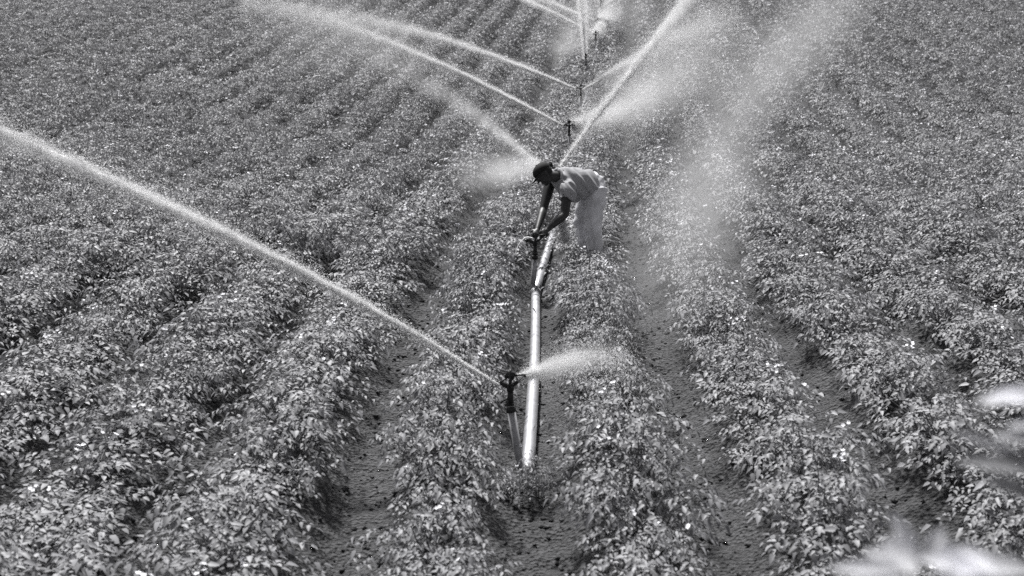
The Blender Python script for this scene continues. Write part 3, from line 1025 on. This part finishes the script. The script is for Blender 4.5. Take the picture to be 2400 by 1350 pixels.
# skull, jaw, nose, ears, brows, lips
body.ball(hp(-.008, 0, .025), (.098, .076, .095), 24, HM)
body.ball(hp(.022, 0, -.042), (.066, .056, .072), 20, HM)
body.ball(hp(.058, 0, -.088), (.026, .028, .022), 12, HM)
body.tube([tuple(hp(.088, 0, .018)), tuple(hp(.106, 0, -.010)), tuple(hp(.108, 0, -.026))], [.009, .012, .015], 10)
body.tube([tuple(hp(.080, .040, .026)), tuple(hp(.092, .0, .028)), tuple(hp(.080, -.040, .026))], [.009, .010, .009], 8)
body.tube([tuple(hp(.078, .020, -.056)), tuple(hp(.088, 0, -.056)), tuple(hp(.078, -.020, -.056))], [.006, .009, .006], 8)
for sg in (1, -1):
    body.ball(hp(-.012, sg * .077, -.008), (.020, .008, .032), 12, HM)
# arms
def arm(sh, el, wr):
    body.tube([sh, lerp(sh, el, .3), lerp(sh, el, .8), el, lerp(el, wr, .25), lerp(el, wr, .7), wr],
              [.062, .060, .050, .047, .050, .039, .031], 16)
arm(J['shN'], J['elN'], J['wrN'])
arm(J['shF'], J['elF'], J['wrF'])
# hands gripping the head of the riser
grip = at(1256, 562, 12.62)
def hand(wr, target, thumb_side):
    d = V3(target) - V3(wr)
    d.normalize()
    palmc = V3(wr) + d * .050
    lat = d.cross(Vector((0, -1, .2))).normalized()
    inn = lat.cross(d).normalized()
    Mh = Matrix((d, lat, inn)).transposed()
    body.ball(palmc, (.052, .040, .019), 16, Mh)
    body.tube([wr, tuple(palmc)], [(.026, .026), (.026, .030)], 12)
    for i, (of, ln) in enumerate(((-.030, .066), (-.010, .078), (.010, .074), (.029, .058))):
        k0 = palmc + d * .036 + lat * of
        k1 = k0 + d * ln * .42 + inn * .006
        k2 = k1 + d * ln * .18 + inn * (-ln * .36)
        k3 = k2 - d * ln * .14 + inn * (-ln * .30)
        body.tube([tuple(k0), tuple(k1), tuple(k2), tuple(k3)], [.0095, .0090, .0080, .0065], 8)
    t0 = palmc - d * .018 + lat * (thumb_side * .030)
    t1 = t0 + d * .022 + lat * (thumb_side * .024) - inn * .010
    t2 = t1 + d * .030 - lat * (thumb_side * .002) - inn * .016
    body.tube([tuple(t0), tuple(t1), tuple(t2)], [.013, .011, .008], 8)
hand(J['wrN'], at(1262, 556, 12.62), -1)
hand(J['wrF'], at(1251, 560, 12.74), 1)
# legs under the trousers down into the boots
for s_ in ('N', 'F'):
    body.tube([J['hip' + s_], J['kn' + s_], J['an' + s_]], [.060, .042, .034], 12)
remesh(body, 'body', M['skin'], man, ORG, vox=.0065, smooth=3)

for sg in (1, -1):
    mb = MB(); mb.ball(hp(.082, sg * .030, .008), (.009, .012, .009), 12, HM)
    mb.build('eye', M['eye'], man, invloc=ORG)
# short hair below the cap
mb = MB(); mb.ball(hp(-.016, 0, .022), (.093, .0775, .090), 20, HM)
bmesh.ops.bisect_plane(mb.bm, geom=mb.bm.verts[:] + mb.bm.edges[:] + mb.bm.faces[:], plane_co=hp(-.0, 0, 0), plane_no=(fwd * .8 - upv * .6).normalized(), clear_outer=True)
mb.build('hair', M['hair'], man, invloc=ORG)
# cap: crown, brim, button
cap_root = MB()
cap_root.ball(hp(-.006, 0, .052), (.110, .090, .082), 28, HM)
bmesh.ops.bisect_plane(cap_root.bm, geom=cap_root.bm.verts[:] + cap_root.bm.edges[:] + cap_root.bm.faces[:], plane_co=hp(0, 0, .034), plane_no=-(upv - fwd * .12), clear_outer=True)
cap = cap_root.build('cap', M['cap'], man, invloc=ORG)
mod = cap.modifiers.new('t', 'SOLIDIFY'); mod.thickness = .006
mb = MB()
bmv = []
rows_ = []
for a_ in range(13):
    ang = math.radians(-68 + a_ * 136 / 12)
    rows_.append([])
    for r_ in range(5):
        q_ = r_ / 4
        ff = math.cos(ang) * (.100 + .075 * q_ * math.cos(ang)) - .006
        ss = math.sin(ang) * (.088 + .006 * q_)
        uu = .040 - .020 * q_ - .10 * ss * ss * 14 * .12
        rows_[-1].append(mb.bm.verts.new(hp(ff, ss, uu)))
for a_ in range(12):
    for r_ in range(4):
        mb.bm.faces.new((rows_[a_][r_], rows_[a_ + 1][r_], rows_[a_ + 1][r_ + 1], rows_[a_][r_ + 1]))
br = mb.build('brim', M['cap'], cap, invloc=ORG)
mod = br.modifiers.new('t', 'SOLIDIFY'); mod.thickness = .005
mb = MB(); mb.ball(hp(-.006, 0, .136), .008, 10); mb.build('button', M['cap'], cap, invloc=ORG)

# shirt
sh = MB()
pel, wai, che, nec = J['pelvis'], J['waist'], J['chest'], J['neck']
spine = V3(che) - V3(wai); spine.normalize()
dn = np.array([0, 0, -1.])
sh.tube([lerp(pel, wai, .20) + dn * .0, lerp(pel, wai, .65) + dn * .012, wai + dn * .035, lerp(wai, che, .5) + dn * .035, che + dn * .015, lerp(che, nec, .55) + dn * -.005, lerp(che, nec, .95)],
        [(.150, .185), (.160, .185), (.180, .185), (.185, .190), (.172, .200), (.130, .175), (.078, .100)], 28, flat=(0, 0, 1))
# sleeves
sh.tube([lerp(che, J['shN'], .35), J['shN'] + np.array([.01, 0, .01]), lerp(J['shN'], J['elN'], .28), lerp(J['shN'], J['elN'], .45)], [.100, .092, .086, .084], 18)
sh.tube([lerp(che, J['shF'], .35), J['shF'] + np.array([.01, 0, .01]), lerp(J['shF'], J['elF'], .10), lerp(J['shF'], J['elF'], .18)], [.080, .070, .060, .054], 18)
def folds(co):
    # drape: folds run from the shoulder down to the belly
    a = co[:, 0] * 1.0 + co[:, 2] * .75
    n_ = vnoise(a * 15 + 3, co[:, 1] * 5 + co[:, 2] * 3, 11) - .5
    m2 = vnoise(a * 34, co[:, 1] * 12, 12) - .5
    return (n_ * .060 + m2 * .016).astype(np.float32)
shirt = remesh(sh, 'shirt', M['shirt'], man, ORG, vox=.009, smooth=6, disp=folds)
# collar
mb = MB()
nd = (V3(nec) - V3(che)).normalized()
cc = V3(lerp(che, nec, .98))
ring = []
for k in range(17):
    an = k / 16 * 2 * math.pi
    a1 = Vector((0, 0, 1)); a1 = (a1 - nd * a1.dot(nd)).normalized(); b1 = nd.cross(a1)
    opn = max(0, -math.cos(an))
    ring.append((cc + a1 * math.cos(an) * .078 + b1 * math.sin(an) * .092 - nd * opn * .045))
mb.tube([tuple(p) for p in ring], [(.010, .022)] * 17, 8, flat=nd)
mb.build('collar', M['shirt'], shirt, invloc=ORG)
# trousers
tr = MB()
tr.tube([lerp(pel, wai, .42), lerp(pel, wai, .1), pel + np.array([.02, 0, -.005]), pel + np.array([.045, 0, -.05])], [(.140, .165), (.150, .175), (.150, .175), (.10, .15)], 24, flat=(0, 0, 1))
for s_, w0 in (('N', 1.0), ('F', .88)):
    hip, kn, an_ = J['hip' + s_], J['kn' + s_], J['an' + s_]
    tr.tube([hip + np.array([.005, 0, .06]), lerp(hip, kn, .3), lerp(hip, kn, .75), kn, lerp(kn, an_, .4), lerp(kn, an_, .92)],
            [.120 * w0, .116 * w0, .102 * w0, .096 * w0, .092 * w0, .090 * w0], 20)
def tfolds(co):
    n_ = vnoise(co[:, 2] * 15 - co[:, 0] * 12, co[:, 1] * 5 + co[:, 0] * 4, 31) - .5
    n2 = vnoise(co[:, 0] * 26 + co[:, 2] * 4, co[:, 1] * 14, 33) - .5
    return (n_ * .050 + n2 * .020).astype(np.float32)
trs = remesh(tr, 'trousers', M['trouser'], man, ORG, vox=.010, smooth=5, disp=tfolds)
# back pocket flap and belt line
mb = MB()
wv = lerp(pel, wai, .42)
for s_ in ('N', 'F'):
    a_ = V3(J['an' + s_])
    gz = float(ground_z(a_.x, a_.y))
    mb = MB()
    mb.tube([(a_.x + .0, a_.y, gz + .14), (a_.x, a_.y, gz + .05)], [.05, .055], 14)
    mb.ball((a_.x - .05, a_.y - .01, gz + .035), (.125, .048, .040), 16)
    mb.build('boot', M['boot'], man, invloc=ORG)

# ------------------------------------------------------------------ out of focus branch close to the camera
def lobed_leaf(c, d, n, L, W, T, nm, lobes=5):
    """broad serrate leaf, cupped, as mesh around its own axis"""
    d = Vector(d).normalized(); n = Vector(n); n = (n - d * n.dot(d)).normalized(); b_ = n.cross(d)
    Vv = [Vector((0, 0, 0))]
    K = 40
    for k in range(K):
        an = -math.pi + 2 * math.pi * (k + .5) / K
        rad = .52 + .48 * max(0, math.cos(an * (lobes / 2.0) * .98)) ** 1.2 if lobes else 1
        rad *= (1 - .25 * abs(an) / math.pi) * (1 + .05 * math.sin(k * 2.6))
        f_ = (.5 + .5 * math.cos(an)) * L * .62; s = math.sin(an) * (abs(math.sin(an)) ** .5) * W * .31 * 1.4 * (1 + .10 * math.sin(k * 2.6))
        Vv.append(d * f_ + b_ * s + n * (-.35 * (f_ * f_ / L) + .12 * abs(s)))
    me = bpy.data.meshes.new(nm)
    fs = [(0, 1 + k, 1 + (k + 1) % K) for k in range(K)]
    me.from_pydata([tuple(v) for v in Vv], [], fs)
    me.update()
    a = me.attributes.new('tone', 'FLOAT', 'POINT')
    a.data.foreach_set('value', np.full(len(Vv), T, np.float32))
    return me

tree_base = Vector((1.9, 1.5, 0))
tree = empty('tree', tree_base)
tag(tree, 'blurred pale leaves of a tree close to the camera at lower right', 'tree')
mb = MB()
mb.tube([tree_base + Vector((0, 0, -.1)), tree_base + Vector((.05, 0, 1.2)), tree_base + Vector((0, .05, 2.3)), tree_base + Vector((.1, 0, 4.2))], [.11, .085, .065, .03], 14)
mb.build('trunk', M['bark'], tree, invloc=tree_base)
def branch(pts, r):
    mb = MB(); P = catmull([tuple(p) for p in pts], 20)
    mb.tube([tuple(p) for p in P], list(np.linspace(r, .003, 20)), 8)
    return mb.build('branch', M['bark'], tree, invloc=tree_base)
b1 = branch([tree_base + Vector((0, 0, 2.0)), Vector(at(2700, 1330, 1.45)), Vector(at(2400, 1390, 1.32)), Vector(at(2200, 1380, 1.30))], .02)
b2 = branch([tree_base + Vector((0, 0, 2.35)), Vector(at(2650, 1080, 1.5)), Vector(at(2430, 1060, 1.42)), Vector(at(2290, 1090, 1.40))], .016)
b3 = branch([tree_base + Vector((0, 0, 2.6)), Vector(at(2700, 900, 1.6)), Vector(at(2480, 930, 1.5)), Vector(at(2360, 940, 1.48))], .014)
def leaf_at(px, py, z, ang, L, W, T, tilt, lobes, par):
    c = Vector(at(px, py, z))
    # ang measured in the picture from +x, anticlockwise
    right = Vector((1, 0, 0)); upc = Vector((0, ST, CT)); back = Vector((0, -CT, ST))
    d = right * math.cos(ang) + upc * math.sin(ang)
    n_ = back * .55 + Vector((0, 0, 1)) * 1.0 + right * tilt
    me = lobed_leaf(c, d, n_, L, W, T, 'leaf', lobes)
    o = link('leaf', me, M['shrub'], par, True)
    o.location = c - tree_base
    return o
R_ = math.radians
for a_ in [
    (2150, 1330, 1.30, 108, .068, .030, .9, .1), (2140, 1335, 1.31, 150, .060, .028, .95, 0), (2130, 1335, 1.29, 172, .092, .026, 1, 0),
    (2110, 1350, 1.30, 190, .080, .030, 1, .1), (2165, 1320, 1.32, 62, .050, .022, 1, .1), (2150, 1345, 1.28, 128, .055, .040, .8, 0),
    (2330, 1345, 1.26, 160, .085, .036, 1, .2), (2340, 1350, 1.25, 135, .055, .030, 1, .2), (2240, 1370, 1.27, 100, .050, .040, .9, .1),
    (2380, 1390, 1.25, 150, .080, .050, .9, .1), (2430, 1340, 1.26, 165, .085, .034, .8, .3), (2300, 1400, 1.25, 120, .060, .050, .8, .2),
    (2470, 925, 1.42, 176, .098, .030, 1, 0), (2450, 905, 1.44, 190, .080, .026, 1, 0), (2440, 935, 1.42, 168, .060, .034, 1, 0),
    (2470, 985, 1.42, 182, .058, .020, 1, 0), (2430, 1090, 1.40, 150, .120, .020, .35, .3), (2440, 1110, 1.38, 163, .105, .030, .15, .5),
    (2430, 1170, 1.38, 150, .070, .040, .0, .7), (2440, 1040, 1.40, 160, .060, .026, .6, .2)]:
    leaf_at(a_[0], a_[1], a_[2], R_(a_[3]), a_[4] * 1.45, a_[5] * 1.0, a_[6] * .8 + .2 * random.random(), a_[7] + random.uniform(-.25, .25), 0, tree)
